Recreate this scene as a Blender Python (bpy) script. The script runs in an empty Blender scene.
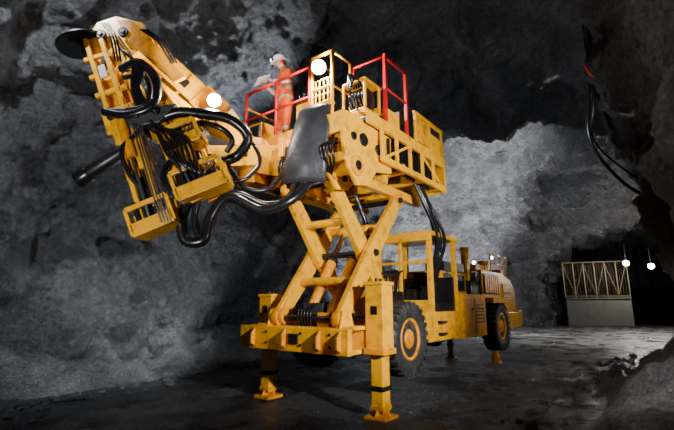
import bpy, bmesh, math, random
from mathutils import Vector, Matrix, noise
random.seed(7)
def V(*a): return Vector(a)
Z=V(0,0,1)
# ---------------- vehicle frame (a = rearwards, b = towards the machine's right side) -------------
O=V(-.265,6.62,0); a=V(.609,.793,0).normalized(); b=V(a.y,-a.x,0)
def P(A,B,z): return O+a*A+b*B+V(0,0,z)

# ---------------- materials ----------------
def mat(name,col,rough=.5,metal=0.,dirt=0.,dirtcol=(.03,.025,.02),dscale=4,bump=0.,bscale=60,emit=None,estr=0,coat=0,spec=.5):
    m=bpy.data.materials.new(name); m.use_nodes=True
    nt=m.node_tree; bs=nt.nodes['Principled BSDF']
    bs.inputs['Base Color'].default_value=(*col,1); bs.inputs['Roughness'].default_value=rough
    bs.inputs['Metallic'].default_value=metal; bs.inputs['Specular IOR Level'].default_value=spec
    if coat: bs.inputs['Coat Weight'].default_value=coat; bs.inputs['Coat Roughness'].default_value=.12
    tc=nt.nodes.new('ShaderNodeTexCoord')
    if dirt>0:
        n=nt.nodes.new('ShaderNodeTexNoise'); n.inputs['Scale'].default_value=dscale; n.inputs['Detail'].default_value=8; n.inputs['Roughness'].default_value=.65
        nt.links.new(tc.outputs['Object'],n.inputs['Vector'])
        r=nt.nodes.new('ShaderNodeValToRGB'); r.color_ramp.elements[0].position=.5; r.color_ramp.elements[1].position=.72
        r.color_ramp.elements[0].color=(0,0,0,1); r.color_ramp.elements[1].color=(dirt,dirt,dirt,1)
        nt.links.new(n.outputs['Fac'],r.inputs['Fac'])
        mx=nt.nodes.new('ShaderNodeMix'); mx.data_type='RGBA'
        mx.inputs['A'].default_value=(*col,1); mx.inputs['B'].default_value=(*dirtcol,1)
        nt.links.new(r.outputs['Color'],mx.inputs['Factor']); nt.links.new(mx.outputs['Result'],bs.inputs['Base Color'])
    if bump>0:
        n=nt.nodes.new('ShaderNodeTexNoise'); n.inputs['Scale'].default_value=bscale; n.inputs['Detail'].default_value=4
        nt.links.new(tc.outputs['Object'],n.inputs['Vector'])
        bp=nt.nodes.new('ShaderNodeBump'); bp.inputs['Strength'].default_value=bump; bp.inputs['Distance'].default_value=.02
        nt.links.new(n.outputs['Fac'],bp.inputs['Height']); nt.links.new(bp.outputs['Normal'],bs.inputs['Normal'])
    if emit:
        bs.inputs['Emission Color'].default_value=(*emit,1); bs.inputs['Emission Strength'].default_value=estr
    return m
YEL=mat('yellow_paint',(.87,.41,.0),.30,dirt=.7,dirtcol=(.14,.055,.003),dscale=6,spec=.4,coat=.2)
YEL2=mat('orange_yellow_paint',(.75,.29,.0),.38,dirt=.75,dirtcol=(.09,.035,.004),dscale=6,spec=.35)
DARK=mat('dark_steel',(.020,.020,.023),.38,.6,dirt=.3,dirtcol=(.09,.08,.07))
GREY=mat('grey_steel',(.12,.125,.14),.38,.7,dirt=.4)
CHROME=mat('chrome_rod',(.7,.7,.72),.18,1)
RUB=mat('tyre_rubber',(.02,.02,.022),.65,dirt=.8,dirtcol=(.10,.095,.09),bump=.3)
HOSE=mat('hose_rubber',(.008,.008,.010),.26,dirt=.3,dirtcol=(.035,.035,.035))
RED=mat('red_paint',(.55,.008,.008),.4)
FLAP=mat('rubber_flap_grey',(.035,.037,.044),.42,.1,dirt=.6,dirtcol=(.012,.012,.014),bump=.4,bscale=14)
LAMP=mat('lamp_glass',(1,1,1),.3,emit=(1,.95,.85),estr=300)
LAMP2=mat('lamp_glass_small',(1,1,1),.3,emit=(1,.9,.75),estr=12)
DECAL=mat('pale_label',(.5,.5,.48),.5)
CONC=mat('concrete',(.11,.107,.09),.85,dirt=.6,dirtcol=(.05,.05,.05),bump=.4,bscale=10)
CLOTH=mat('orange_workwear',(.85,.12,.01),.8,dirt=.3,dirtcol=(.3,.05,.02),bump=.3,bscale=25)
REFL=mat('reflective_tape',(.6,.62,.55),.3,.3)
SKIN=mat('skin',(.50,.26,.17),.5)
GLOVE=mat('boot_leather',(.03,.025,.02),.6)
HELM=mat('white_helmet',(.85,.85,.85),.25,coat=.5)
PAPER=mat('paper',(.85,.85,.83),.7)
HAIR=mat('brown_hair',(.05,.03,.02),.7)
EYE=mat('eye_dark',(.01,.01,.01),.2)

def rockmat(name,c1,c2,c3,b=(.3,.12,.06),rough=.55,sc=1.,wet=False):
    m=bpy.data.materials.new(name); m.use_nodes=True; nt=m.node_tree; B=nt.nodes['Principled BSDF']; L=nt.links
    tc=nt.nodes.new('ShaderNodeTexCoord')
    def nz(s,d,r=.6):
        n=nt.nodes.new('ShaderNodeTexNoise'); n.inputs['Scale'].default_value=s*sc; n.inputs['Detail'].default_value=d; n.inputs['Roughness'].default_value=r
        L.new(tc.outputs['Object'],n.inputs['Vector']); return n
    big=nz(.55,6); mid=nz(3.2,10,.72); fine=nz(19,6,.78)
    vo=nt.nodes.new('ShaderNodeTexVoronoi'); vo.inputs['Scale'].default_value=9*sc; vo.feature='SMOOTH_F1'
    L.new(tc.outputs['Object'],vo.inputs['Vector'])
    def mul(x,k,addn=None):
        q=nt.nodes.new('ShaderNodeMath'); q.operation='MULTIPLY_ADD'; q.inputs[1].default_value=k; L.new(x,q.inputs[0])
        if addn is not None: L.new(addn,q.inputs[2])
        else: q.inputs[2].default_value=0
        return q.outputs[0]
    s=mul(fine.outputs['Fac'],.6,mul(mid.outputs['Fac'],.15,mul(big.outputs['Fac'],.25)))
    r=nt.nodes.new('ShaderNodeValToRGB'); e=r.color_ramp.elements
    e[0].position=.41; e[0].color=(*c1,1); e[1].position=.60; e[1].color=(*c3,1)
    k=e.new(.5); k.color=(*c2,1)
    L.new(s,r.inputs['Fac']); L.new(r.outputs['Color'],B.inputs['Base Color'])
    prev=None
    for src,d in ((mid.outputs['Fac'],b[0]),(vo.outputs['Distance'],-b[1]),(fine.outputs['Fac'],b[2])):
        bn=nt.nodes.new('ShaderNodeBump'); bn.inputs['Strength'].default_value=1; bn.inputs['Distance'].default_value=abs(d); bn.invert=d<0
        L.new(src,bn.inputs['Height'])
        if prev: L.new(prev,bn.inputs['Normal'])
        prev=bn.outputs['Normal']
    L.new(prev,B.inputs['Normal'])
    B.inputs['Roughness'].default_value=rough
    if wet:
        rr=nt.nodes.new('ShaderNodeMapRange'); rr.inputs['From Min'].default_value=.42; rr.inputs['From Max'].default_value=.58; rr.inputs['To Min'].default_value=.14; rr.inputs['To Max'].default_value=.5
        L.new(big.outputs['Fac'],rr.inputs['Value']); L.new(rr.outputs['Result'],B.inputs['Roughness'])
    return m
ROCK=rockmat('shotcrete_rock',(.028,.029,.034),(.078,.081,.092),(.18,.185,.20),(.36,.2,.12),.38)
GRAV=rockmat('gravel_road',(.009,.009,.010),(.034,.034,.036),(.15,.15,.15),(.08,.05,.08),.6,1.8,True)
PALE=rockmat('pale_gravel',(.04,.042,.047),(.12,.124,.134),(.27,.275,.29),(.2,.16,.12),.55,1.3)

# ---------------- mesh builder ----------------
class M:
    def __init__(s): s.bm=bmesh.new(); s.mats=[]
    def mi(s,m):
        if m not in s.mats: s.mats.append(m)
        return s.mats.index(m)
    def hexa(s,p,m):
        v=[s.bm.verts.new(q) for q in p]; k=s.mi(m)
        for f in ((0,1,2,3),(7,6,5,4),(0,4,5,1),(1,5,6,2),(2,6,7,3),(3,7,4,0)):
            s.bm.faces.new([v[i] for i in f]).material_index=k
    def box(s,c,sx,sy,sz,m,fr=None):
        ex,ey,ez=fr or (a,b,Z); ex=ex*sx/2; ey=ey*sy/2; ez=ez*sz/2
        s.hexa([c-ex-ey-ez,c+ex-ey-ez,c+ex+ey-ez,c-ex+ey-ez,c-ex-ey+ez,c+ex-ey+ez,c+ex+ey+ez,c-ex+ey+ez],m)
    def bx(s,A0,A1,B0,B1,z0,z1,m):
        s.box(P((A0+A1)/2,(B0+B1)/2,(z0+z1)/2),abs(A1-A0),abs(B1-B0),abs(z1-z0),m)
    def beam(s,p,q,w,h,m,up=Z,w2=None,h2=None):
        d=(q-p).normalized(); side=d.cross(up)
        if side.length<1e-4: side=d.cross(V(1,0,0))
        side.normalize(); u=side.cross(d).normalized(); w2=w2 or w; h2=h2 or h
        r=[]
        for (c,ww,hh) in ((p,w,h),(q,w2,h2)):
            r+=[c-side*ww/2-u*hh/2,c+side*ww/2-u*hh/2,c+side*ww/2+u*hh/2,c-side*ww/2+u*hh/2]
        s.hexa(r,m)
    def plate(s,pts,th,m):
        k=s.mi(m); A=[s.bm.verts.new(p-th/2) for p in pts]; B=[s.bm.verts.new(p+th/2) for p in pts]
        s.bm.faces.new(A).material_index=k; s.bm.faces.new(B[::-1]).material_index=k
        n=len(pts)
        for i in range(n):
            j=(i+1)%n; s.bm.faces.new([A[i],B[i],B[j],A[j]]).material_index=k
    def ring(s,c,u,w,r,n): return [s.bm.verts.new(c+u*(r*math.cos(2*math.pi*i/n))+w*(r*math.sin(2*math.pi*i/n))) for i in range(n)]
    def skinrings(s,R,m,cap=True,smooth=True):
        k=s.mi(m)
        for A,B in zip(R,R[1:]):
            n=len(A)
            for i in range(n):
                f=s.bm.faces.new([A[i],A[(i+1)%n],B[(i+1)%n],B[i]]); f.material_index=k; f.smooth=smooth
        if cap:
            s.bm.faces.new(R[0][::-1]).material_index=k; s.bm.faces.new(R[-1]).material_index=k
    def cyl(s,p,q,r,m,r2=None,n=20):
        d=(q-p).normalized(); u=d.orthogonal().normalized(); w=d.cross(u)
        s.skinrings([s.ring(p,u,w,r,n),s.ring(q,u,w,r if r2 is None else r2,n)],m)
    def lathe(s,c,ax,prof,m,n=40):
        ax=ax.normalized(); u=ax.orthogonal().normalized(); w=ax.cross(u)
        s.skinrings([s.ring(c+ax*h,u,w,max(r,1e-4),n) for r,h in prof],m)
    def tube(s,pts,r,m,n=10,corr=0,step=.03):
        P0=[pts[0]*2-pts[1]]+list(pts)+[pts[-1]*2-pts[-2]]; out=[]
        for i in range(1,len(P0)-2):
            p0,p1,p2,p3=P0[i-1:i+3]; L=(p2-p1).length; k=max(2,int(L/step))
            for j in range(k):
                t=j/k; out.append(.5*((2*p1)+(p2-p0)*t+(2*p0-5*p1+4*p2-p3)*t*t+(3*p1-p0-3*p2+p3)*t**3))
        out.append(pts[-1]); R=[]; u=None
        for i,c in enumerate(out):
            d=(out[min(i+1,len(out)-1)]-out[max(i-1,0)]).normalized()
            u=d.orthogonal().normalized() if u is None else (u-d*u.dot(d)).normalized()
            rr=r*(1+corr*(1 if i%2 else -1)); R.append(s.ring(c,u,d.cross(u),rr,n))
        s.skinrings(R,m,True,True)
    def sphere(s,c,sx,sy,sz,m,fr=None,u=20,v=12):
        ex,ey,ez=fr or (V(1,0,0),V(0,1,0),Z); R=[]
        for i in range(v+1):
            t=math.pi*i/v; rr=max(math.sin(t),1e-3)
            R.append([s.bm.verts.new(c+ex*(sx*rr*math.cos(2*math.pi*j/u))+ey*(sy*rr*math.sin(2*math.pi*j/u))+ez*(sz*math.cos(t))) for j in range(u)])
        s.skinrings(R,m)
    def done(s,name,parent=None,bevel=0):
        bmesh.ops.recalc_face_normals(s.bm,faces=s.bm.faces[:])
        me=bpy.data.meshes.new(name); s.bm.to_mesh(me); s.bm.free()
        for m in s.mats: me.materials.append(m)
        o=bpy.data.objects.new(name,me); bpy.context.collection.objects.link(o)
        if parent: setpar(o,parent)
        if bevel:
            bv=o.modifiers.new('bevel','BEVEL'); bv.width=bevel; bv.segments=2; bv.limit_method='ANGLE'; bv.angle_limit=math.radians(50)
        return o
def empty(name,mtx):
    e=bpy.data.objects.new(name,None); bpy.context.collection.objects.link(e); e.matrix_world=mtx; e['m']=[x for r in mtx for x in r]; return e
def setpar(o,e):
    l=e['m']; mt=Matrix([l[0:4],l[4:8],l[8:12],l[12:16]]); o.parent=e; o.matrix_parent_inverse=mt.inverted()

# ================= TUNNEL =================
ST=[((-7,-7),(5,-8),7.6,6),((-7.5,0),(3.6,-1),7.9,30),((-6.4,5),(3.5,2.8),8.2,50),((-5.4,8.5),(4.5,5.0),8.5,80),((-3.2,12.3),(6.5,7.6),8.4,70),
    ((-.5,15.2),(7.9,8.9),7.9,50),((1.7,17.0),(8.7,10.1),7.3,60),((2.6,21),(11,11.6),10.2,70),((6.6,26),(13.4,14),10.8,60),((12,28.6),(16.4,16.5),9.8,40),
    ((15.4,29.6),(21,20),8,25),((16,31),(24,25.5),6.2,30),((19,37),(27,31),6.2,20),((24,43),(31,37),6,1)]
def cr(p0,p1,p2,p3,t): return .5*((2*p1)+(p2-p0)*t+(2*p0-5*p1+4*p2-p3)*t*t+(3*p1-p0-3*p2+p3)*t**3)
def stations():
    vs=[Vector((*s[0],*s[1])) for s in ST]; hs=[s[2] for s in ST]; out=[]
    n=len(ST)
    for i in range(n-1):
        k=ST[i][3]; g=lambda j:max(0,min(n-1,j))
        for j in range(k):
            t=j/k
            w=[cr(vs[g(i-1)][c],vs[i][c],vs[i+1][c],vs[g(i+2)][c],t) for c in range(4)]
            out.append((V(w[0],w[1],0),V(w[2],w[3],0),cr(hs[g(i-1)],hs[i],hs[i+1],hs[g(i+2)],t)))
    out.append((V(*ST[-1][0],0),V(*ST[-1][1],0),hs[-1])); return out
S=stations(); NA=280; rows=[]
def disp(p):
    q=p+noise.noise_vector(p*.45)*.9
    F=noise.voronoi(V(q.x,q.y,q.z*.7)*.40)[0]
    d=1.25*(F[0]-.38)
    d+=.6*noise.noise(p*.3+V(9,2,4))
    F2=noise.voronoi(q*.95+V(5,5,5))[0]; d+=.6*(F2[0]-.4)
    q2=p+noise.noise_vector(p*1.7)*.3
    F3=noise.voronoi(q2*2.6)[0]; d+=.17*(F3[0]-.4)
    d-=.35*abs(noise.noise(V(p.x,p.y,p.z*.6)*.8+V(1,7,3)))
    if p.y>14:
        k=min(1,(p.y-14)/4); q3=V(p.x*.42+p.z*.38,p.y*.42,p.z*.95-p.x*.35)
        G=noise.voronoi(q3+noise.noise_vector(p*.6)*.22)[0]; d+=k*1.7*(G[0]-.35); d+=k*.7*(min(.5,G[1]-G[0])-.2)
        G2=noise.voronoi(q3*2.3+noise.noise_vector(p*1.2)*.2)[0]; d+=k*.45*(G2[0]-.35)
    d+=.24*noise.noise(p*1.5)-.16*abs(noise.noise(p*2.4+V(3,3,3)))+.09*noise.noise(p*4.5)+.05*noise.noise(p*9)
    return d
for (L,R,h) in S:
    row=[]
    W=(R-L); c=(L+R)/2
    for j in range(NA+1):
        th=math.pi*j/NA; co=math.cos(th); si=math.sin(th)
        x=.5-.5*math.copysign(abs(co)**.82,co); z=h*max(si,0)**.72-.35
        p=L+W*x+V(0,0,z)
        out=(p-(c+V(0,0,h*.35))).normalized()
        row.append(p+out*disp(p))
    rows.append(row)
def sheet(name,j0,j1,m):
    me=bpy.data.meshes.new(name); n=j1-j0+1; vs=[r[j] for r in rows for j in range(j0,j1+1)]; fs=[]
    for i in range(len(rows)-1):
        for j in range(n-1): fs.append((i*n+j,(i+1)*n+j,(i+1)*n+j+1,i*n+j+1))
    me.from_pydata([tuple(v) for v in vs],[],fs); me.polygons.foreach_set('use_smooth',[True]*len(fs)); me.materials.append(m)
    o=bpy.data.objects.new(name,me); bpy.context.collection.objects.link(o); return o
WL=sheet('wall_left',0,98,ROCK); sheet('ceiling',98,188,ROCK); WR=sheet('wall_right',188,NA,ROCK)
for nm,row in (('wall_back',rows[0]),('wall_far',rows[-1])):
    me=bpy.data.meshes.new(nm); me.from_pydata([tuple(v) for v in row],[],[tuple(range(len(row)))]); me.materials.append(ROCK)
    o=bpy.data.objects.new(nm,me); bpy.context.collection.objects.link(o)
# floor
def fz(x,y): 
    z=.02*noise.noise(V(x,y,0)*1.3)+.014*noise.noise(V(x,y,3)*4)+.02*noise.noise(V(x,y,7)*.6)
    p=V(x,y,0)-O; t=p.dot(b)+.25*noise.noise(V(x,y,1)*.3)
    for c in (-1.9,2.1,1.55,-2.5): z-=.03*math.exp(-((t-c)/.16)**2)
    return z
def floor():
    xs=[-10]; 
    while xs[-1]<36: xs.append(xs[-1]+(.07 if -6.5<xs[-1]<9 else .4))
    ys=[-10]
    while ys[-1]<46: ys.append(ys[-1]+(.07 if 3.5<ys[-1]<14 else .4))
    vs=[(x,y,fz(x,y)) for y in ys for x in xs]; n=len(xs)
    fs=[(i*n+j,i*n+j+1,(i+1)*n+j+1,(i+1)*n+j) for i in range(len(ys)-1) for j in range(n-1)]
    me=bpy.data.meshes.new('floor'); me.from_pydata(vs,[],fs); me.polygons.foreach_set('use_smooth',[True]*len(fs)); me.materials.append(GRAV)
    o=bpy.data.objects.new('floor',me); bpy.context.collection.objects.link(o); return o
FL=floor()
# banks of spoil along the foot of each wall
def bank(name,side,i0,i1,width,height,m,par):
    idx=[0]
    for s in ST[:-1]: idx.append(idx[-1]+s[3])
    rows_=S[idx[i0]:idx[i1]]; K=40; vs=[]; n=K+1
    for (L,R,h) in rows_:
        p0,w=(L,(R-L).normalized()) if side>0 else (R,(L-R).normalized())
        for k in range(n):
            u=k/K; off=-.9+u*(width+.9); p=p0+w*off
            e=width*(.78+.5*noise.noise(p*.5)); t=max(0,1-max(off,0)/e)
            z=height*(t**1.2)*(1+.5*noise.noise(p*.8))+.45*min(1,t*2.5)*(.42-noise.voronoi(p*1.3)[0][0])+.2*min(1,t*3)*(.4-noise.voronoi(p*3.1)[0][0])+.07*noise.noise(p*7)*min(1,t*3)
            vs.append((p.x,p.y,z+fz(p.x,p.y)-.03))
    fs=[(i*n+j,(i+1)*n+j,(i+1)*n+j+1,i*n+j+1) for i in range(len(rows_)-1) for j in range(K)]
    me=bpy.data.meshes.new(name); me.from_pydata(vs,[],fs); me.polygons.foreach_set('use_smooth',[True]*len(fs)); me.materials.append(m)
    o=bpy.data.objects.new(name,me); bpy.context.collection.objects.link(o); o.parent=par
bank('gravel_bank',1,1,7,1.7,1.0,PALE,WL); bank('rock_bank',-1,1,7,2.2,1.4,PALE,WR)
# rubble
LL=[V(*s[0],0) for s in ST]; RR=[V(*s[1],0) for s in ST]
rb=bmesh.new()
def stone(c,r):
    mt=Matrix.Translation(c)@Matrix.Rotation(random.random()*6,4,'Z')@Matrix.Rotation(random.random()*6,4,'X')@Matrix.Diagonal((r,r*random.uniform(.6,1),r*random.uniform(.5,.8),1))
    g=bmesh.ops.create_icosphere(rb,subdivisions=2,radius=1,matrix=mt); s=random.random()*50
    for v in g['verts']:
        v.co+= (v.co-c)*(.5*noise.noise(v.co*(1.1/r)+V(s,s,s)))
for k in range(700):
    side=random.random()<.65; Ls=LL if side else RR
    i=random.choice([1,2,3,4,5] if side else [1,2,3,4,5,6]); t=random.random(); p=Ls[i].lerp(Ls[i+1],t)
    w=(RR[i].lerp(RR[i+1],t)-LL[i].lerp(LL[i+1],t)).normalized()*(1 if side else -1)
    off=(1.1 if side else 1.6)+abs(random.gauss(0,.45)); p=p+w*off; r=random.uniform(.02,.07)*(1.8 if random.random()<.1 else 1)
    stone(V(p.x,p.y,fz(p.x,p.y)+r*.3),r)
for k in range(800):
    x=random.uniform(-5,7); y=random.uniform(4,13)
    stone(V(x,y,fz(x,y)+.004),random.uniform(.008,.022))
me=bpy.data.meshes.new('loose_rubble'); rb.to_mesh(me); rb.free(); me.materials.append(PALE)
o=bpy.data.objects.new('loose_rubble',me); bpy.context.collection.objects.link(o); o.parent=FL

# ================= RIG =================
mt=Matrix.Translation(O)@Matrix.Rotation(math.atan2(a.y,a.x),4,'Z')
rig=empty('scissor_lift_drilling_rig',mt)
# chassis
m=M()
m.beam(P(-.48,-1.2,.99),P(-.48,.92,.99),.10,.34,YEL)
m.beam(P(-.36,-1.2,.86),P(-.36,.92,.86),.30,.06,YEL)
m.beam(P(-.34,-1.1,1.14),P(-.34,.85,1.14),.16,.05,YEL2)
for B in (-.52,.52): m.bx(-.45,2.0,B-.09,B+.09,.84,1.14,YEL)
m.beam(P(0,-1.2,1.0),P(0,1.2,1.0),.24,.26,YEL)
m.beam(P(.35,-.9,1.0),P(.35,.9,1.0),.08,.22,YEL2)
m.bx(-.3,1.9,-.4,.4,1.0,1.06,YEL2)
m.bx(-.40,.3,-.95,-.65,1.14,1.19,YEL); m.bx(-.40,.3,.62,.92,1.14,1.19,YEL)
for B in (-.85,-.2,.45,.8): m.plate([P(-.54,B,.86),P(-.54,B,1.14),P(-.62,B,1.05),P(-.62,B,.9)],b*.04,YEL2)
for B in (-.6,.1,.62):
    for z in (.92,1.08): m.cyl(P(-.53,B,z),P(-.55,B,z),.022,DARK,n=10)
m.bx(-.55,-.53,-.15,.05,.93,1.07,DARK)
m.bx(1.8,7.4,-.42,.42,.72,1.12,YEL2)
for A in (1.0,5.7): m.bx(A-.12,A+.12,-.7,.7,.82,1.06,DARK)
m.done('chassis',rig,.012)
def jack(name,A,B,w,ztop,zmid):
    m=M()
    m.bx(A-w/2,A+w/2,B-w/2,B+w/2,zmid,ztop,YEL)
    m.bx(A-w/2-.02,A+w/2+.02,B-w/2-.02,B+w/2+.02,ztop-.02,ztop+.03,YEL)
    m.bx(A-w/2-.025,A+w/2+.025,B-w/2-.025,B+w/2+.025,zmid-.02,zmid+.06,YEL2)
    m.bx(A-w/2-.006,A+w/2+.006,B-w*.2,B+w*.2,zmid+.5,zmid+.62,DARK)
    i=w*.66/2
    m.bx(A-i,A+i,B-i,B+i,.1,zmid+.1,YEL)
    m.bx(A-i-.015,A+i+.015,B-i-.015,B+i+.015,.36,.42,DARK)
    m.bx(A-i-.015,A+i+.015,B-i-.015,B+i+.015,.12,.18,YEL2)
    m.bx(A-w*.6,A+w*.6,B-w*.6,B+w*.6,.0,.05,YEL2)
    m.plate([P(A-w*.55,B,.05),P(A+w*.55,B,.05),P(A+.04,B,.24),P(A-.04,B,.24)],b*.03,YEL2)
    m.plate([P(A,B-w*.55,.05),P(A,B+w*.55,.05),P(A,B+.04,.24),P(A,B-.04,.24)],a*.03,YEL2)
    for s in (-1,1): m.cyl(P(A+s*w*.2,B,ztop+.02),P(A+s*w*.2,B,ztop+.08),.025,DARK)
    m.done(name,rig,.01)
jack('jack_leg_1',0,1.07,.28,1.76,.84); jack('jack_leg_2',0,-1.07,.28,1.62,.84)
jack('jack_leg_3',6.33,.6,.2,1.4,.6); jack('jack_leg_4',6.33,-.6,.2,1.4,.6)
# wheels
def wheel(name,A,B):
    m=M(); s=1 if B>0 else -1; ax=b*s; c=P(A,B,.95); R=.57; w=.18
    m.lathe(c,ax,[(.30,-w*.85),(.40,-w),(.50,-w),(.545,-w*.8),(.555,0),(.545,w*.8),(.50,w),(.40,w),(.31,w*.85),(.29,w*.7)],RUB,48)
    N=26
    for i in range(N):
        for sd in (-1,1):
            t=2*math.pi*(i+(.5 if sd>0 else 0))/N; d=a*math.cos(t)+Z*math.sin(t); tg=-a*math.sin(t)+Z*math.cos(t)
            m.box(c+d*(R-.022)+ax*(sd*w*.5),.05,w*.95,.065,RUB,(d,ax,tg))
            m.box(c+d*(R-.055)+ax*(sd*w*.98),.09,.02,.05,RUB,(d,ax,tg))
    m.lathe(c,ax,[(.32,w*.6),(.32,w*.88),(.285,w*.92),(.27,w*.3),(.16,w*.25),(.15,w*.7),(.12,w*.85),(.05,w*.9),(.0,w*.9)],YEL2,40)
    for i in range(10):
        t=2*math.pi*i/10; d=a*math.cos(t)+Z*math.sin(t); m.cyl(c+d*.21+ax*w*.2,c+d*.21+ax*w*.4,.018,DARK,n=8)
    m.done(name,rig)
wheel('wheel_1',1.0,.86); wheel('wheel_2',1.0,-.86); wheel('wheel_3',5.7,.86); wheel('wheel_4',5.7,-.86)
# scissor
m=M(); zl,zh=1.27,3.3; Af,Ar=-.28,1.4
for s in (-1,1):
    for (B,p,q) in ((.60*s,(Af,zl),(Ar,zh)),(.46*s,(Ar,zl),(Af,zh))):
        p3=P(p[0],B,p[1]); q3=P(q[0],B,q[1]); mid=(p3+q3)/2
        m.beam(p3,mid,.10,.22,YEL,w2=.10,h2=.32); m.beam(mid,q3,.10,.32,YEL,w2=.10,h2=.22)
        for e in (p3,q3): m.cyl(e-b*.07,e+b*.07,.13,YEL2); m.cyl(e-b*.085,e+b*.085,.05,DARK)
        m.cyl(mid-b*.075,mid+b*.075,.16,YEL)
        m.cyl(mid-b*.09,mid+b*.09,.06,DARK)
for (A_,z_) in ((Af,zl),(Ar,zl),(Af,zh),(Ar,zh),((Af+Ar)/2,(zl+zh)/2)): m.cyl(P(A_,-.72,z_),P(A_,.72,z_),.05,DARK)
for t in (.28,.74):
    p=V(Af,0,zl).lerp(V(Ar,0,zh),t); m.cyl(P(p.x,-.6,p.z),P(p.x,.6,p.z),.065,YEL)
    p=V(Ar,0,zl).lerp(V(Af,0,zh),t); m.cyl(P(p.x,-.46,p.z),P(p.x,.46,p.z),.065,YEL)
for s in (-1,1):
    m.plate([P(Af-.16,.7*s,1.1),P(Af+.2,.7*s,1.1),P(Af+.1,.7*s,1.4),P(Af-.08,.7*s,1.4)],b*.04,YEL)
    m.plate([P(Ar-.2,.55*s,1.1),P(Ar+.2,.55*s,1.1),P(Ar+.1,.55*s,1.4),P(Ar-.1,.55*s,1.4)],b*.04,YEL)
m.done('scissor_arms',rig,.01)
m=M()
for B in (-.22,.22):
    p=P(.0,B,1.3); q=P(.95,B,2.75); d=(q-p)
    m.cyl(p,p+d*.62,.085,YEL2); m.cyl(p+d*.6,q,.05,CHROME); m.cyl(p+d*.60,p+d*.64,.1,DARK); m.cyl(q-b*.08,q+b*.08,.09,YEL)
    m.cyl(p-b*.1,p+b*.1,.08,DARK)
m.beam(P(-.15,0,1.12),P(-.15,0,1.5),.25,.3,DARK); m.bx(-.1,.25,-.1,.12,1.1,1.4,DARK)
m.cyl(P(-.25,-.75,1.3),P(-.25,-.45,1.3),.13,YEL2); m.bx(-.3,-.1,.2,.42,1.14,1.36,YEL2)
for k in range(5): m.tube([P(-.3,-.1+k*.05,1.15),P(-.38,-.1+k*.06,1.35),P(-.2,-.1+k*.05,1.5)],.015,HOSE,8)
m.done('lift_cylinders',rig,.006)
# platform
m=M()
for B in (-.6,.6): m.bx(-.55,2.25,B-.06,B+.06,3.34,3.5,YEL)
for A in (-.45,.25,.95,1.65,2.25): m.bx(A-.05,A+.05,-1.5,1.05,3.62,3.78,YEL)
for B in (-1.1,-.35,.35,.8): m.bx(-.6,2.35,B-.05,B+.05,3.78,4.1,YEL)
for A in (-.4,.9,2.1):
    for B in (-.6,.6): m.bx(A-.07,A+.07,B-.1,B+.1,3.5,3.64,YEL)
m.bx(-.3,2.4,-1.6,1.11,4.12,4.18,GREY)
m.bx(-.36,-.27,-1.62,.3,4.02,4.32,YEL); 
for B in (1.12,-1.62):
    m.bx(-.3,2.42,B-.03,B+.03,4.08,4.26,YEL); m.bx(.1,2.42,B-.03,B+.03,3.58,3.68,YEL)
    for A in (.1,.55,1.0,1.45,1.9,2.38): m.bx(A-.03,A+.03,B-.025,B+.025,3.6,4.1,YEL)
    m.beam(P(.12,B,3.64),P(1.0,B,4.1),.03,.05,YEL); m.beam(P(1.4,B,4.1),P(2.36,B,3.64),.03,.05,YEL)
m.bx(2.36,2.44,-1.62,1.12,3.58,4.26,YEL)
m.bx(.3,2.2,.85,.9,3.66,4.1,DARK)
for k in range(9): m.bx(.35+k*.2,.38+k*.2,.9,1.1,3.7,4.05,DARK)
for A in (1.25,1.8,2.35): m.bx(A-.025,A+.025,1.09,1.14,4.26,4.82,YEL)
m.bx(1.2,2.4,1.09,1.14,4.78,4.84,YEL); m.bx(1.2,2.4,1.10,1.13,4.56,4.61,YEL); m.bx(1.3,1.75,1.09,1.13,4.3,4.75,YEL2); m.bx(1.86,2.3,1.09,1.13,4.26,4.56,YEL)
m.bx(2.37,2.42,-.2,1.12,4.26,4.62,YEL)
# front gussets
for B in (1.02,.66):
    m.plate([P(-.72,B,4.10),P(-.80,B,3.72),P(-.66,B,3.30),P(-.46,B,3.10),P(-.16,B,3.16),P(.05,B,3.42),P(.5,B,3.5),P(.5,B,4.10)],b*.05,YEL)
for B in (1.04,.68):
    m.cyl(P(-.48,B-.02,3.38),P(-.48,B+.04,3.38),.15,YEL2); m.cyl(P(-.48,B-.03,3.38),P(-.48,B+.055,3.38),.07,DARK)
    m.cyl(P(-.3,B-.02,3.82),P(-.3,B+.03,3.82),.10,DARK); m.cyl(P(-.55,B-.02,3.80),P(-.55,B+.03,3.80),.06,DARK); m.cyl(P(.1,B-.02,3.78),P(.1,B+.03,3.78),.08,DARK)
m.cyl(P(-.48,.3,3.38),P(-.48,1.0,3.38),.10,YEL)
m.bx(-.78,-.72,.62,1.05,3.82,4.12,YEL); m.bx(-.72,-.66,.66,1.02,3.42,3.55,YEL); m.bx(-.70,-.3,.62,1.05,4.08,4.13,YEL)
m.bx(-.5,-.3,-.6,.62,3.62,4.0,YEL); m.bx(-.54,-.5,-.4,.0,3.7,3.95,DARK)
m.cyl(P(-.4,-.1,3.5),P(.3,-.1,3.2),.08,YEL2); m.cyl(P(.3,-.1,3.2),P(.9,-.1,2.95),.045,CHROME)
m.bx(-.45,-.3,-1.4,-.7,3.7,4.05,YEL2)
for k in range(5): m.tube([P(-.5,-.3+.05*k,3.9),P(-.62,-.35+.06*k,3.6),P(-.5,-.3+.07*k,3.35),P(-.2,-.2+.05*k,3.3)],.02,HOSE,8)
for k in range(4): m.tube([P(-.72,.7+.06*k,3.75),P(-.86,.72+.06*k,3.6),P(-.78,.7+.06*k,3.4),P(-.5,.6,3.25)],.02,HOSE,8)
m.done('platform_frame',rig,.008)
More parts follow.
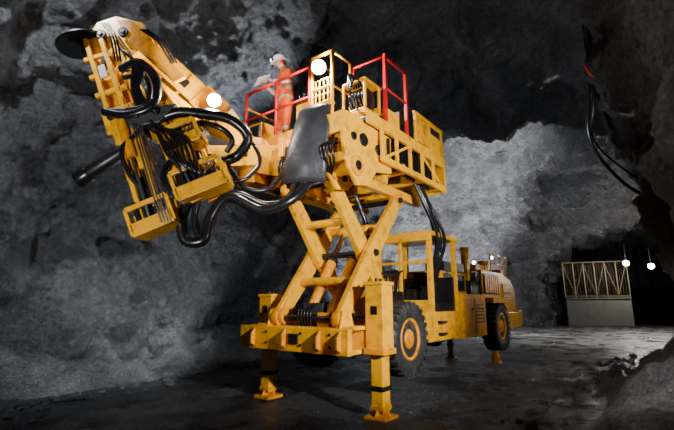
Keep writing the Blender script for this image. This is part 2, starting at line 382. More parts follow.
# rails
def railrun(m,pts,z0,z1,mt,r=.022,mid=True):
    for p in pts: m.cyl(P(p[0],p[1],z0),P(p[0],p[1],z1),r,mt,n=12)
    for p,q in zip(pts,pts[1:]):
        m.cyl(P(*p,z1),P(*q,z1),r,mt,n=12)
        if mid: m.cyl(P(*p,(z0+z1)/2+.05),P(*q,(z0+z1)/2+.05),r*.85,mt,n=12)
m=M()
railrun(m,[(-.29,-1.6),(-.29,-.8),(-.29,-.02)],4.2,5.38,RED,.026)
railrun(m,[(.25,.5),(.25,1.11),(.94,1.11)],4.2,5.42,RED,.022)
m.box(P(.25,1.11,4.78),.05,.05,1.36,RED); m.box(P(.94,1.11,4.78),.05,.05,1.36,RED)
m.done('red_guard_rails',rig)
m=M()
railrun(m,[(-.29,-1.6),(.6,-1.6),(1.5,-1.6),(2.3,-1.6),(2.3,-.5),(2.3,.4)],4.2,5.1,YEL,.022)
railrun(m,[(-.29,0.04),(-.29,.46)],4.2,5.5,YEL,.03)
for i in range(6): m.cyl(P(-.29,.05,4.4+i*.13),P(-.29,.45,4.4+i*.13),.012,YEL,n=8)
for i in range(4): m.cyl(P(-.29,.12+i*.085,4.3),P(-.29,.12+i*.085,5.05),.012,YEL,n=8)
railrun(m,[(.2,0.04),(-.29,0.04)],4.2,5.5,YEL,.022); railrun(m,[(.2,0.46),(-.29,0.46)],4.2,5.5,YEL,.022)
m.done('yellow_guard_rails',rig)
# platform equipment
m=M()
m.bx(-.2,.2,.62,1.02,4.18,4.40,YEL)
for B in (.62,1.02):
    for A in (-.2,.2): m.bx(A-.02,A+.02,B-.02,B+.02,4.4,4.86,YEL)
m.bx(-.22,.22,.6,1.04,4.84,4.88,YEL)
m.cyl(P(0,.66,4.62),P(0,.98,4.62),.15,HOSE)
for k in range(5): m.lathe(P(0,.68+.06*k,4.62),b,[(.15,0),(.18,.012),(.18,.035),(.15,.047)],HOSE,24)
m.bx(.3,.8,.75,1.05,4.2,4.6,YEL); m.bx(.9,1.2,.5,1.0,4.2,4.75,DARK)
m.bx(-.25,.0,-.35,-.05,4.2,4.8,YEL); m.bx(-.3,-.05,-.38,-.02,4.8,4.86,DARK)
for k in range(3): m.cyl(P(-.2,-.3+.1*k,4.86),P(-.24,-.3+.1*k,4.98),.012,DARK,n=8)
m.bx(-.25,.15,-1.55,-1.2,4.2,4.75,YEL); m.bx(-.27,-.2,-1.5,-1.25,4.4,4.7,DARK)
m.bx(1.4,2.2,-1.3,-.3,4.2,4.9,YEL2)
for k in range(4): m.tube([P(-.1,.75+.05*k,4.8),P(-.3,.8+.04*k,4.95-.03*k),P(-.35,.85,4.6),P(-.2,.9,4.35)],.018,HOSE,8)
m.done('platform_equipment',rig,.01)
# lamps
def lamp(name,c,d,r=.09,foot=.1):
    m=M(); d=d.normalized()
    m.cyl(c-d*.1,c,r*.8,DARK,r2=r*1.15); m.cyl(c,c+d*.01,r,LAMP); m.cyl(c-d*.14,c-d*.1,r*.3,DARK)
    m.beam(c-d*.06-Z*.02,c-d*.06-Z*(r+foot),.03,.03,DARK)
    m.done(name,rig)
    return c+d*.1
l1=P(-.38,.25,5.24); d1=V(-.1,-1,-.3)
L1=lamp('work_lamp_1',l1,d1,.11,.0); 
l2=V(-1.76,5.55,4.34); d2=V(.2,-1,-.25)
L2=lamp('work_lamp_2',l2,d2,.09,.25)
# boom
m=M()
b0=V(-1.38,6.55,3.75); b1=V(-1.85,6.1,4.32); b2=V(-3.05,5.6,5.34)
m.beam(V(-1.0,6.75,3.75),b0,.5,.5,YEL); m.cyl(b0-V(0,0,.4),b0+V(0,0,.35),.24,YEL2)
m.beam(b0,b1,.36,.38,YEL); m.beam(b1,b2,.36,.36,YEL)
m.beam(b1+V(-.12,-.05,.19),b2+V(.25,.1,.02),.24,.05,YEL2)
m.beam(b1,b1+(b2-b1)*.25,.42,.42,YEL2)
bd=(b2-b1); dn=bd.normalized(); dnn=V(-dn.z,0,dn.x).normalized()
for t in (.35,.55,.75):
    c=b1+bd*t+V(0,-.19,0); m.box(c,.04,.03,.38,YEL2,(dn,V(0,1,0),dnn))
m.box(b1+bd*.47+V(.04,-.21,0),.42,.01,.12,DARK,(dn,V(0,1,0),dnn))
pc=b1+bd*.1+V(-.05,-.3,-.28); qc=b1+bd*.85+V(-.12,-.3,-.3)
m.cyl(pc,pc.lerp(qc,.6),.07,YEL); m.cyl(pc.lerp(qc,.55),qc,.04,CHROME); m.cyl(pc.lerp(qc,.58),pc.lerp(qc,.62),.085,DARK)
# frame B
f0=V(-3.42,5.5,5.11); f1=V(-2.66,5.45,3.3)
m.beam(f0,f1,.16,.40,YEL,up=V(1,0,.4)); 
for dx in (-.10,.12): m.beam(f0+V(dx,-.24,0),f1+V(dx,-.24,0),.06,.07,YEL,up=V(0,1,0))
m.beam(f0+V(.3,-.05,-.1),f1+V(.26,-.05,.35),.12,.2,YEL,up=V(0,1,0))
m.plate([V(-3.60,5.5,5.10),V(-3.44,5.5,5.44),V(-3.18,5.5,5.54),V(-2.80,5.5,5.44),V(-2.62,5.5,5.15),V(-2.95,5.5,4.86),V(-3.05,5.5,4.5),V(-3.34,5.5,4.55)],V(0,.34,0),YEL)
m.plate([V(-3.12,5.28,5.42),V(-2.90,5.28,5.42),V(-2.50,5.28,5.0),V(-2.12,5.35,4.58),V(-2.26,5.35,4.5),V(-2.92,5.28,5.08)],V(0,.06,0),YEL2)
for p in (V(-3.32,5.3,5.2),V(-3.0,5.28,5.22),V(-3.2,5.3,4.8)): m.cyl(p,p+V(0,-.06,0),.07,DARK); m.cyl(p,p+V(0,-.08,0),.03,CHROME)
for t in (.15,.3,.45,.6,.75,.9):
    c=f0.lerp(f1,t); m.beam(c+V(-.2,-.22,-.05),c+V(.2,-.22,.1),.05,.06,YEL2 if t in (.3,.6) else YEL)
m.box(f0.lerp(f1,.28)+V(0,-.26,0),.1,.02,.2,DECAL,(V(.92,0,.38),V(0,1,0),V(-.38,0,.92)))
for (p,q) in (((-3.3,5.22,5.35),(-3.05,5.22,4.75)),((-2.75,5.22,5.25),(-2.3,5.26,4.75))):
    for k in range(3): m.tube([V(*p)+V(.04*k,0,0),(V(*p)+V(*q))/2+V(.04*k+.05,-.05,.03),V(*q)+V(.04*k,0,0)],.014,HOSE,8)
m.done('boom',rig,.01)
m=M()
dc=V(-3.66,5.45,5.17); ax=V(-.30,-.1,.95).normalized()
m.lathe(dc,ax,[(.36,-.03),(.37,0),(.2,.06),(.06,.09),(.0,.09)],DARK,28); m.cyl(dc+ax*.08,dc+ax*.2,.07,YEL); m.cyl(dc-ax*.3,dc,.05,GREY)
m.beam(dc-ax*.2,V(-3.35,5.5,5.05),.1,.1,YEL)
m.done('dust_hood',rig)
# feeds
m=M()
def feed(p,q,w):
    d=(q-p).normalized(); y=V(0,1,0); sd=d.cross(y).normalized()
    for s in (-1,1): m.beam(p+sd*(w*s),q+sd*(w*s),.06,.09,YEL,up=y)
    m.beam(p+V(0,.08,0),q+V(0,.08,0),w*2,.04,DARK,up=y)
    for s in (-.45,.45):
        m.cyl(p+sd*(w*s)+V(0,-.05,0),p.lerp(q,.55)+sd*(w*s)+V(0,-.05,0),.045,YEL); m.cyl(p.lerp(q,.5)+sd*(w*s)+V(0,-.05,0),q+sd*(w*s)+V(0,-.05,0),.025,CHROME)
    for t in (.0,.3,.55,.8,1):
        m.beam(p.lerp(q,t)-sd*(w+.05),p.lerp(q,t)+sd*(w+.05),.05,.14,YEL2 if t in (0,1,.55) else DARK,up=d)
    m.cyl(p.lerp(q,.1)+V(0,-.13,0),p.lerp(q,.45)+V(0,-.13,0),.06,YEL2); m.cyl(p.lerp(q,.45)+V(0,-.13,0),p.lerp(q,1.02)+V(0,-.13,0),.022,GREY)
feed(V(-2.84,5.2,3.95),V(-2.28,5.15,2.5),.13); feed(V(-2.33,5.3,3.9),V(-1.80,5.25,2.86),.14)
feed(V(-2.1,5.5,3.95),V(-1.62,5.5,2.95),.10)
def cradle(c,L,H,ang):
    ex=V(math.cos(ang),0,math.sin(ang)); ez=V(-math.sin(ang),0,math.cos(ang)); ey=V(0,1,0); fr=(ex,ey,ez)
    m.box(c-ez*H/2,L,.34,.05,YEL,fr); m.box(c+ez*H/2-ey*.14,L,.05,.06,YEL,fr)
    m.box(c+ez*H*.5+ey*.14,L,.05,.06,YEL,fr)
    for s in (-1,1):
        m.box(c+ex*s*L/2+ey*.14,.05,.05,H,YEL,fr); m.box(c+ex*s*L/2-ey*.14,.05,.05,H,YEL,fr); m.box(c+ex*s*L/2-ez*H*.2,.04,.3,H*.6,YEL,fr)
    m.box(c-ey*.15-ez*.26*H,L,.03,H*.4,YEL,fr); m.box(c+ey*.02,L*.8,.1,H*.6,DARK,fr)
    for s in (-.32,-.1,.12,.34): m.cyl(c+ex*s*L-ey*.06-ez*.4*H,c+ex*s*L-ey*.06+ez*.75*H,.035,CHROME if s>0 else DARK,n=12)
cradle(V(-2.28,5.15,2.55),.52,.34,.42); cradle(V(-1.74,5.2,3.04),.64,.36,.40)
cradle(V(-2.02,5.2,3.62),.46,.28,.40)
m.plate([V(-2.95,5.12,3.98),V(-2.75,5.12,3.70),V(-2.30,5.12,3.80),V(-2.10,5.12,4.05),V(-2.5,5.12,4.0)],V(0,.1,0),GREY)
m.plate([V(-3.15,5.25,4.0),V(-3.05,5.25,3.74),V(-2.8,5.25,3.55),V(-2.65,5.25,3.8),V(-2.8,5.25,4.1)],V(0,.12,0),YEL)
for p in (V(-2.98,5.18,3.9),V(-2.6,5.06,3.88),V(-2.35,5.06,3.93)): m.cyl(p,p+V(0,-.05,0),.05,DARK); m.cyl(p,p+V(0,-.07,0),.02,CHROME)
m.beam(V(-2.65,5.4,3.9),V(-1.5,6.1,3.7),.2,.25,DARK)
m.beam(V(-2.0,5.5,3.45),V(-1.3,6.3,3.75),.26,.3,YEL)
m.beam(V(-2.5,5.45,4.35),V(-2.1,5.5,3.7),.16,.18,YEL); m.cyl(V(-2.55,5.3,4.5),V(-2.15,5.3,4.0),.05,CHROME); m.cyl(V(-2.45,5.3,4.38),V(-2.05,5.3,3.88),.08,YEL2)
m.cyl(V(-3.29,5.2,3.08),V(-2.71,5.2,3.5),.09,DARK); m.cyl(V(-3.34,5.2,3.04),V(-3.2,5.2,3.145),.11,HOSE); m.cyl(V(-2.71,5.2,3.5),V(-2.5,5.25,3.65),.04,CHROME)
for k in range(4): m.cyl(V(-2.62+.04*k,5.02,3.75-.01*k),V(-2.12+.04*k,4.98,2.45),.012,GREY,n=8)
m.done('drill_feeds',rig,.006)
# hoses
m=M()
def H(pts,r=.06,c=.07): m.tube([V(*p) for p in pts],r,HOSE,14,c,.018)
H([(-2.95,5.2,4.62),(-2.66,5.1,4.66),(-2.38,5.05,4.38),(-2.39,5.05,4.02),(-2.70,5.05,3.88),(-3.05,5.1,3.95)],.055)
H([(-2.9,5.2,4.5),(-2.62,5.15,4.5),(-2.48,5.1,4.3),(-2.5,5.1,4.05),(-2.75,5.1,3.97)],.035)
H([(-2.36,5.15,3.86),(-2.1,5.15,3.96),(-1.85,5.2,3.97),(-1.45,5.3,3.93),(-1.22,5.4,3.72),(-1.36,5.45,3.47),(-1.6,5.5,3.4)],.07)
H([(-2.3,5.3,3.95),(-1.9,5.35,4.08),(-1.5,5.45,4.02),(-1.3,5.6,3.8),(-1.35,5.8,3.6)],.045)
H([(-2.2,5.25,3.8),(-1.95,5.2,3.84),(-1.6,5.3,3.82),(-1.42,5.35,3.66),(-1.5,5.4,3.5)],.04)
H([(-1.82,5.3,3.0),(-1.97,5.25,2.6),(-1.92,5.25,2.28),(-1.68,5.25,2.28),(-1.62,5.3,2.6),(-1.42,5.35,2.86),(-1.02,5.5,2.72),(-.65,5.55,2.86),(-.44,5.7,3.12),(-.35,5.9,3.45)],.068)
H([(-1.75,5.35,3.0),(-1.85,5.35,2.65),(-1.8,5.35,2.38),(-1.66,5.35,2.36),(-1.55,5.4,2.8),(-1.35,5.5,2.95),(-1.0,5.7,2.85),(-.7,5.9,3.0),(-.6,6.1,3.4)],.045)
H([(-2.1,5.2,3.4),(-2.2,5.1,3.1),(-2.05,5.1,2.85),(-1.85,5.15,2.9)],.035)
H([(-2.55,5.1,3.7),(-2.7,5.0,3.4),(-2.6,5.0,3.1),(-2.45,5.05,2.9)],.03)
H([(-1.5,5.5,3.35),(-1.25,5.6,3.05),(-.95,5.75,3.1),(-.75,6.0,3.5)],.035)
H([(-1.3,5.7,3.9),(-1.1,5.7,3.5),(-1.25,5.6,3.2),(-1.5,5.5,3.1)],.03)
for k in range(7):
    o_=random.uniform(-.08,.08); H([(-2.5+o_,5.12,3.85+o_),(-2.3+.06*k,5.0,3.62+o_),(-2.15+.07*k,5.0,3.35-.04*k),(-2.0+.06*k,5.05,3.15+o_)],.018,0)
for k in range(5):
    o_=.04*k; H([(-2.95+o_,5.15,4.9-o_),(-2.75+o_,5.1,4.7-o_),(-2.72+o_*.6,5.1,4.3),(-2.62+o_,5.12,4.0)],.018,0)
m.done('hydraulic_hoses',rig)
m=M()
for k,(dx,r) in enumerate(((0,.045),(.1,.035),(-.09,.035),(.18,.03))):
    m.tube([P(1.7+dx,.85,3.7),P(1.9+dx,.98,3.2),P(2.15+dx,1.0+.03*k,2.7),P(2.25+dx,.95,2.3),P(2.3+dx,.8,1.9)],r,HOSE,10,.06,.016)
m.tube([P(.3,.3,1.3),P(.5,.5,1.8),P(.9,.3,2.1),P(1.2,.1,2.8),P(1.0,.0,3.4)],.04,HOSE,10,.06,.016)
m.done('drop_hoses',rig)
# flap
m=M(); 
k=m.mi(FLAP); g=[]
tl_,tr,br,bl=V(-.54,5.72,4.25),V(-.08,5.58,4.32),V(-.16,5.60,3.15),V(-.80,5.78,3.15)
for i in range(17):
    rw=[]
    for j in range(13):
        u=j/12; v=i/16; p=tl_.lerp(tr,u).lerp(bl.lerp(br,u),v); p=p+V(0,-.12*math.sin(v*math.pi)-.06*math.sin(u*math.pi*1.3)+.05*noise.noise(V(u*2.2,v*3,1)),0)
        rw.append(m.bm.verts.new(p))
    g.append(rw)
for i in range(16):
    for j in range(12):
        f=m.bm.faces.new([g[i][j],g[i][j+1],g[i+1][j+1],g[i+1][j]]); f.smooth=True; f.material_index=k
o=m.done('rubber_flap',rig); so=o.modifiers.new('thick','SOLIDIFY'); so.thickness=.015
m=M(); m.beam(V(-.58,5.80,4.27),V(-.04,5.60,4.34),.06,.05,YEL); m.beam(V(-.3,5.7,4.27),P(-.4,.2,4.1),.08,.08,YEL); m.done('flap_bar',rig,.006)
# body : canopy, cabinets, engine
m=M()
for A,B in ((1.9,-.1),(1.9,.97),(3.0,.97),(3.0,-.1)): m.bx(A-.045,A+.045,B-.045,B+.045,1.1,2.72,YEL)
m.bx(1.8,3.1,-.2,1.05,2.70,2.78,YEL); m.bx(1.78,1.84,-.2,1.05,2.6,2.72,YEL)
m.bx(1.86,1.92,.45,.97,1.1,1.55,YEL); m.bx(1.86,1.92,.35,.41,1.1,2.7,YEL); m.bx(1.86,1.9,-.1,.97,2.2,2.25,YEL)
m.bx(1.6,2.95,.9,1.02,.85,1.35,YEL); m.bx(2.9,3.0,-.1,.97,1.1,2.0,DARK)
for A in (1.9,2.3,2.7): m.bx(A,A+.03,1.02,1.05,.9,1.32,YEL2)
for z in (.95,1.15): m.bx(2.0,2.25,1.02,1.1,z,z+.04,DARK)
m.bx(2.0,2.9,.93,.97,1.35,1.5,DARK)
m.bx(1.9,3.0,-.1,.97,.95,1.12,DARK)
m.bx(2.45,2.85,.2,.65,1.12,1.5,DARK); m.bx(2.75,2.88,.2,.65,1.5,2.1,DARK)
m.bx(2.0,2.2,.25,.6,1.12,1.75,DARK)
m.lathe(P(2.3,.42,1.8),(a+Z*1.2),[(.17,0),(.18,.015),(.17,.03),(.155,.015)],DARK,24)
m.bx(1.8,3.0,-1.0,-.2,1.1,1.7,YEL)
for k in range(6): m.tube([P(1.78,-.05+k*.08,1.1),P(1.7,-.05+k*.09,1.6),P(1.78,k*.08,2.0),P(1.95,.1+k*.06,2.1)],.02,HOSE,8)
m.bx(1.4,1.75,.05,.5,1.1,1.7,DARK); m.bx(1.35,1.42,.1,.42,1.3,1.6,YEL2)
m.done('operator_canopy',rig,.01)
m=M()
m.bx(3.0,4.3,-.95,.7,1.1,2.15,YEL); m.bx(3.1,4.45,.7,1.06,.82,1.68,YEL)
m.bx(3.15,3.72,1.05,1.075,.9,1.6,YEL2); m.bx(3.78,4.38,1.05,1.075,.9,1.6,YEL2)
for i in range(6): m.bx(3.85,4.3,1.07,1.085,1.1+i*.07,1.13+i*.07,DARK)
for A in (3.6,4.2): m.bx(A-.04,A+.04,1.07,1.09,1.35,1.4,DARK)
m.bx(3.1,4.2,.3,.72,2.15,2.35,DARK); m.bx(3.1,4.2,.69,.72,1.75,2.1,DARK)
m.bx(4.3,5.0,-.9,.75,1.1,2.0,DARK); m.bx(4.4,4.95,.74,.78,1.35,1.9,GREY)
m.cyl(P(4.55,.62,2.0),P(4.55,.62,2.72),.09,YEL); m.cyl(P(4.55,.62,2.72),P(4.55,.62,2.78),.11,YEL2)
m.cyl(P(4.8,.3,2.1),P(4.8,.8,2.1),.13,GREY); m.cyl(P(4.45,-.1,2.0),P(4.45,-.1,2.6),.07,DARK)
for i in range(6): m.cyl(P(4.35+i*.1,.76,1.3),P(4.38+i*.1,.78,2.0),.025,HOSE)
pts=[(5.0,2.28),(6.6,2.28),(7.4,2.12),(7.75,1.85),(7.75,1.2),(6.45,1.2),(6.35,1.62),(5.05,1.62)]
m.plate([P(x,0,z) for x,z in pts],b*1.64,YEL)
m.bx(5.1,6.3,.82,.84,1.7,2.2,DARK)
for i in range(7): m.bx(5.15+i*.165,5.27+i*.165,.84,.86,1.74,2.16,YEL2)
m.bx(6.6,7.3,.82,.845,1.35,2.0,YEL2)
for z in (1.5,1.62,1.74): m.bx(6.68,7.2,.84,.855,z,z+.04,DARK)
m.bx(7.55,7.9,-.95,.95,.9,1.3,YEL); m.bx(6.5,7.7,.6,.95,.85,1.25,YEL)
m.cyl(P(6.5,.4,2.28),P(6.5,.4,2.55),.12,YEL); m.cyl(P(6.5,.4,2.55),P(6.5,.4,2.62),.15,YEL2)
m.bx(5.3,5.9,-.2,.6,2.28,2.45,YEL); m.bx(6.9,7.2,.1,.7,2.15,2.4,RED)
m.plate([P(5.0,.9,1.62),P(6.4,.9,1.62),P(6.5,.9,1.5),P(4.95,.9,1.5)],b*.36,YEL)
railrun(m,[(6.0,.75),(6.8,.75),(7.3,.75)],2.2,2.75,YEL,.018)
m.done('engine_body',rig,.012)
m=M()
for p in (P(5.0,.7,2.45),P(6.2,.75,2.66)):
    m.cyl(p,p-a*.08,.06,DARK,r2=.07); m.cyl(p-a*.08,p-a*.085,.045,LAMP2)
m.done('marker_lamps',rig)

# ================= MINER =================
fpos=P(.12,-.98,4.185); F=V(-.90,-.43,0).normalized(); Lf=V(-F.y,F.x,0)
def Hh(x,y,z): return fpos+F*x+Lf*y+Z*z
mm=Matrix((( F.x,Lf.x,0,fpos.x),(F.y,Lf.y,0,fpos.y),(0,0,1,fpos.z),(0,0,0,1)))
miner=empty('miner',mm)
def skin(name,verts,edges,mats,sub=2,root=0):
    me=bpy.data.meshes.new(name); me.from_pydata([v[:3] for v in verts],[],edges)
    o=bpy.data.objects.new(name,me); bpy.context.collection.objects.link(o)
    sk=o.modifiers.new('skin','SKIN'); sk.use_smooth_shade=True
    for i,v in enumerate(verts):
        r=v[3] if isinstance(v[3],tuple) else (v[3],v[3]); me.skin_vertices[0].data[i].radius=r
        me.skin_vertices[0].data[i].use_root=(i==root)
    ss=o.modifiers.new('sub','SUBSURF'); ss.levels=sub; ss.render_levels=sub
    dg=bpy.context.evaluated_depsgraph_get(); me2=bpy.data.meshes.new_from_object(o.evaluated_get(dg)); o.modifiers.clear(); o.data=me2
    for mt_ in mats: me2.materials.append(mt_)
    me2.polygons.foreach_set('use_smooth',[True]*len(me2.polygons))
    o.parent=miner; return o
s=1.06
vb=[(0,0,.98,.175),(.0,0,1.15,.165),(.02,0,1.33,.19),(.03,0,1.46,.14),(.06,0,1.55,.065),(.085,0,1.62,.06),
 (.02,.21,1.45,.092),(.06,.28,1.19,.068),(.30,.16,1.22,.048),
 (.02,-.21,1.45,.092),(.08,-.28,1.20,.068),(.32,-.12,1.25,.048),
 (0,.11,.90,.125),(.03,.13,.50,.09),(0,.14,.12,.07),(.16,.16,.05,.05),
 (0,-.11,.90,.125),(.05,-.13,.50,.09),(-.03,-.14,.12,.07),(.13,-.16,.05,.05)]
vb=[(x*s,y*s,z*s,r*.94) for x,y,z,r in vb]
eb=[(0,1),(1,2),(2,3),(3,4),(4,5),(3,6),(6,7),(7,8),(3,9),(9,10),(10,11),(0,12),(12,13),(13,14),(14,15),(0,16),(16,17),(17,18),(18,19)]
body=skin('body',vb,eb,[CLOTH,REFL,GLOVE,SKIN])
for p in body.data.polygons:
    c=p.center; x,y,z=c
    if z<.16*s: p.material_index=2
    elif z>1.54*s and abs(y)<.12: p.material_index=3
    elif abs(z-.42)<.03 or abs(z-1.06)<.03 or (abs(z-1.27)<.028): p.material_index=1
    elif abs(y)>.2 and abs(z-1.36)<.022: p.material_index=1
def hand(name,w,side):
    vs=[(*w,.028)]; ed=[]
    px,py,pz=w
    vs.append((px+.05,py-side*.005,pz+.01,(.034,.02))); ed.append((0,1))
    vs.append((px+.085,py-side*.01,pz+.015,(.034,.016))); ed.append((1,2))
    skin(name+'_palm',vs,ed,[SKIN],2)
    for i,(oy,l) in enumerate(((-.03,.9),(-.01,1.),(.011,.95),(.03,.75))):
        b_=(px+.085,py+oy,pz+.02)
        f=[(*b_,.0095),(b_[0]+.03*l,b_[1]-side*.003,b_[2]+.008,.009),(b_[0]+.052*l,b_[1]-side*.006,b_[2]-.006,.0085),(b_[0]+.058*l,b_[1]-side*.008,b_[2]-.026,.0075)]
        skin(name+'_finger_%d'%(i+1),f,[(0,1),(1,2),(2,3)],[SKIN],1)
    f=[(px+.035,py-side*.03,pz+.015,.012),(px+.065,py-side*.052,pz+.03,.0105),(px+.09,py-side*.05,pz+.034,.009)]
    skin(name+'_thumb',f,[(0,1),(1,2)],[SKIN],1)
hand('hand_1',(.30*s,.16*s,1.22*s),1); hand('hand_2',(.32*s,-.12*s,1.25*s),-1)
m=M()
T=math.radians(24); hf=F*math.cos(T)-Z*math.sin(T); hz=F*math.sin(T)+Z*math.cos(T); hc=Hh(.125,0,1.80); fr=(hf,Lf,hz)
m.sphere(hc,.098,.078,.118,SKIN,fr,24,16)
m.sphere(hc+hf*.03-hz*.06,.062,.055,.05,SKIN,fr)
m.sphere(hc+hf*.1-hz*.015,.022,.013,.022,SKIN,fr,10,8)
for q in (-1,1):
    m.sphere(hc+hf*.086+Lf*q*.032+hz*.012,.012,.015,.009,EYE,fr,10,8); m.sphere(hc+Lf*q*.08-hz*.01,.02,.01,.032,SKIN,fr,10,8)
m.box(hc+hf*.089-hz*.055,.01,.045,.008,RED,fr)
m.sphere(hc-hf*.03-hz*.01,.08,.082,.09,HAIR,fr)
ux,uy=fr[0],fr[1]; cc=hc+hz*.03
m.skinrings([[m.bm.verts.new(cc+ux*(.128*r*math.cos(2*math.pi*j/28)*(1.0))+uy*(.108*r*math.sin(2*math.pi*j/28))+hz*h) for j in range(28)] for r,h in ((1.22,-.004),(1.22,.004),(1.02,.014),(1.0,.04),(.93,.085),(.74,.12),(.42,.14),(.02,.147))],HELM)
m.box(cc+ux*.16+hz*.004,.07,.13,.008,HELM,fr)
m.cyl(cc+ux*.12+hz*.06,cc+ux*.165+hz*.055,.028,DARK); m.cyl(cc+ux*.165+hz*.055,cc+ux*.168+hz*.055,.022,LAMP2)
m.sphere(cc+Lf*.085-hz*.05,.035,.02,.04,RED,fr,12,8); m.sphere(cc-Lf*.085-hz*.05,.035,.02,.04,RED,fr,12,8)
m.done('head',miner)
m=M()
c=Hh(.475,.02,1.34)
n1=(F*.5+Z*.85).normalized(); e1=(F*.85-Z*.5).normalized()
m.box(c+Lf*.09,.26,.17,.003,PAPER,((e1*.98+Lf*.1).normalized(),Lf,n1)); m.box(c-Lf*.085,.26,.17,.003,PAPER,((e1*.98-Lf*.1).normalized(),Lf,n1))
m.done('paper_plan',miner)

# ================= FAR TUNNEL =================
m=M()
g0=V(15.6,29.2,0); g1=V(19.0,27.7,0); gd=(g1-g0).normalized(); gn=V(-gd.y,gd.x,0)
m.beam(g0+Z*.9,g1+Z*.9,.35,1.8,CONC); m.beam(g0+Z*1.80-gn*.02,g1+Z*1.80-gn*.02,.45,.08,CONC); m.done('concrete_barrier',None,.03)
STE=mat('weathered_steel',(.12,.09,.045),.6,.3,dirt=.6)
m=M(); n=6
for i in range(n+1):
    c=g0.lerp(g1,i/n); m.beam(c+Z*1.86,c+Z*4.2,.07,.07,STE)
    if i<n:
        d=g0.lerp(g1,(i+1)/n)
        if i%2: m.beam(c+Z*2.0,d+Z*4.1,.05,.05,STE)
        else: m.beam(c+Z*4.1,d+Z*2.0,.05,.05,STE)
for z in (1.95,4.2): m.beam(g0+Z*z,g1+Z*z,.08,.08,STE)
for i in range(24):
    c=g0.lerp(g1,i/24); m.beam(c+Z*1.95,c+Z*4.1,.012,.012,STE)
m.done('steel_gate')
def tl(c):
    m=M(); d=V(-.55,-.83,-.05).normalized()
    m.cyl(c-d*.25,c,.13,DARK,r2=.2); m.cyl(c,c+d*.02,.16,LAMP); m.beam(c-d*.12,c-d*.12+Z*1.2,.04,.04,DARK); m.done('tunnel_lamp')
    return c+d*.15
T1=tl(V(18.2,26.5,3.95)); T2=tl(V(19.6,26.3,3.75))
# hanging cables on right
m=M()
m.tube([V(4.4,6.6,7.6),V(4.7,7.0,6.4),V(4.75,7.3,5.4),V(5.0,7.8,4.6),V(5.9,8.3,3.9),V(7.0,8.8,3.6)],.035,HOSE,8,0,.1)
m.tube([V(4.5,6.7,7.6),V(4.62,7.0,6.3),V(4.9,7.4,5.3),V(5.2,8.0,4.7),V(6.3,8.5,4.1),V(7.4,9.0,4.0)],.02,HOSE,8,0,.1)
m.tube([V(4.55,6.6,6.9),V(4.5,6.6,6.6),V(4.62,6.6,6.45),V(4.7,6.6,6.6)],.015,RED,8,0,.05)
m.tube([V(4.6,7.0,5.9),V(4.5,6.9,5.7),V(4.62,6.9,5.5),V(4.75,6.9,5.7)],.015,RED,8,0,.05)
m.done('hanging_cable')

# ================= LIGHTS =================
def spot(n,loc,to,e,ang=90,col=(1,1,1),r=.15,bl=.6):
    l=bpy.data.lights.new(n,'SPOT'); l.energy=e; l.color=col; l.spot_size=math.radians(ang); l.spot_blend=bl; l.shadow_soft_size=r
    o=bpy.data.objects.new(n,l); bpy.context.collection.objects.link(o); o.location=loc; o.rotation_euler=(Vector(to)-Vector(loc)).to_track_quat('-Z','Y').to_euler(); return o
def point(n,loc,e,col=(1,1,1),r=.1):
    l=bpy.data.lights.new(n,'POINT'); l.energy=e; l.color=col; l.shadow_soft_size=r
    o=bpy.data.objects.new(n,l); bpy.context.collection.objects.link(o); o.location=loc
warm=(1,.93,.82); cool=(.88,.94,1)
point('work_light_1',L1,300,warm,.08); point('work_light_2',L2,170,warm,.06)
spot('key_fill',(3.2,1.2,2.8),(.5,7.5,2.5),2900,58,(1,.97,.92),.07)  # unseen spot added to light the rig from the front right
spot('left_fill',(-2.6,.6,1.4),(-1.6,6.0,3.9),850,50,(1,.97,.93),.07)  # added off-frame spot, lights the boom from the left
spot('miner_fill',(-3.4,2.2,4.2),(-.95,7.3,5.5),900,22,(1,.97,.93),.06)  # narrow unseen spot added to brighten the miner
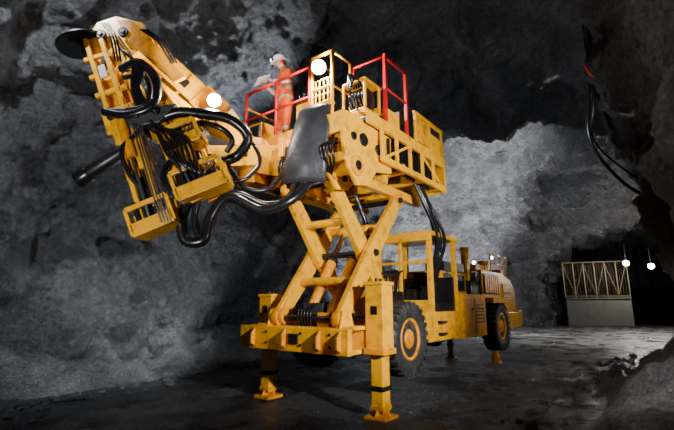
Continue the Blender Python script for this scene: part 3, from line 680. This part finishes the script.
spot('wall_fill',(-1.2,10.6,.8),(-5.0,9.5,3.6),800,115,cool,.05)  # unseen spot added to brighten the left wall
spot('wall_top_fill',(-4.2,4.2,6.6),(-4.8,10,2.2),900,100,cool,.05)  # added spot without a lamp, grazes the left wall to show relief
spot('wall_low_fill',(-3.2,6.2,1.9),(-5.0,9.0,.5),330,75,cool,.05)  # unseen spot added for the gravel at the left wall's foot
spot('back_fill',(-1.6,10.6,5.4),(-3.6,8.6,8.2),1100,110,cool,.05)  # added spot with no fixture, brightens the upper left ceiling
spot('roof_fill',(3.6,6.4,1.6),(3.0,10.2,7.8),420,80,cool,.06)  # unseen spot added so the ceiling shows faintly
spot('behind_fill',(1.2,13.8,.6),(2.6,18.5,4),2600,110,cool,.12)  # added hidden spot, brightens the rock behind the rig
spot('tunnel_fill',(13.2,18.2,1.0),(5.8,23.5,6.0),30000,95,(1,.99,.96),.12)  # unseen spot added to light the far tunnel's left wall from the side
spot('tunnel_low_fill',(5.4,17.6,.6),(7.5,26,7.0),6000,85,(1,.99,.96),.12)  # low hidden spot added to lift the far tunnel rock
spot('tunnel_road_fill',(12,20,6.5),(10.5,21,0),4200,100,(1,.97,.92),.3)  # added spot with no fixture, brightens the far road
spot('rear_fill',(7.0,7.6,2.6),(3.6,11.0,1.4),700,60,(1,.95,.9),.12)  # unseen spot added to light the rear of the rig
spot('rock_fill',(1.6,2.6,2.4),(4.4,6.4,.4),480,46,(1,.97,.93),.06)  # off-frame spot added to brighten the right rock bank
for nme,p in (('tunnel_light_1',T1),('tunnel_light_2',T2)): point(nme,p,450,warm,.15)
w=bpy.data.worlds.new('w'); bpy.context.scene.world=w; w.use_nodes=True
w.node_tree.nodes['Background'].inputs[0].default_value=(.5,.55,.65,1); w.node_tree.nodes['Background'].inputs[1].default_value=.01
# ================= CAMERA =================
cd=bpy.data.cameras.new('camera'); cd.sensor_width=36; cd.lens=22.43; cd.clip_end=200
co=bpy.data.objects.new('camera',cd); bpy.context.collection.objects.link(co); co.location=(0,0,1.5); co.rotation_euler=(math.radians(101.83),0,0)
bpy.context.scene.camera=co
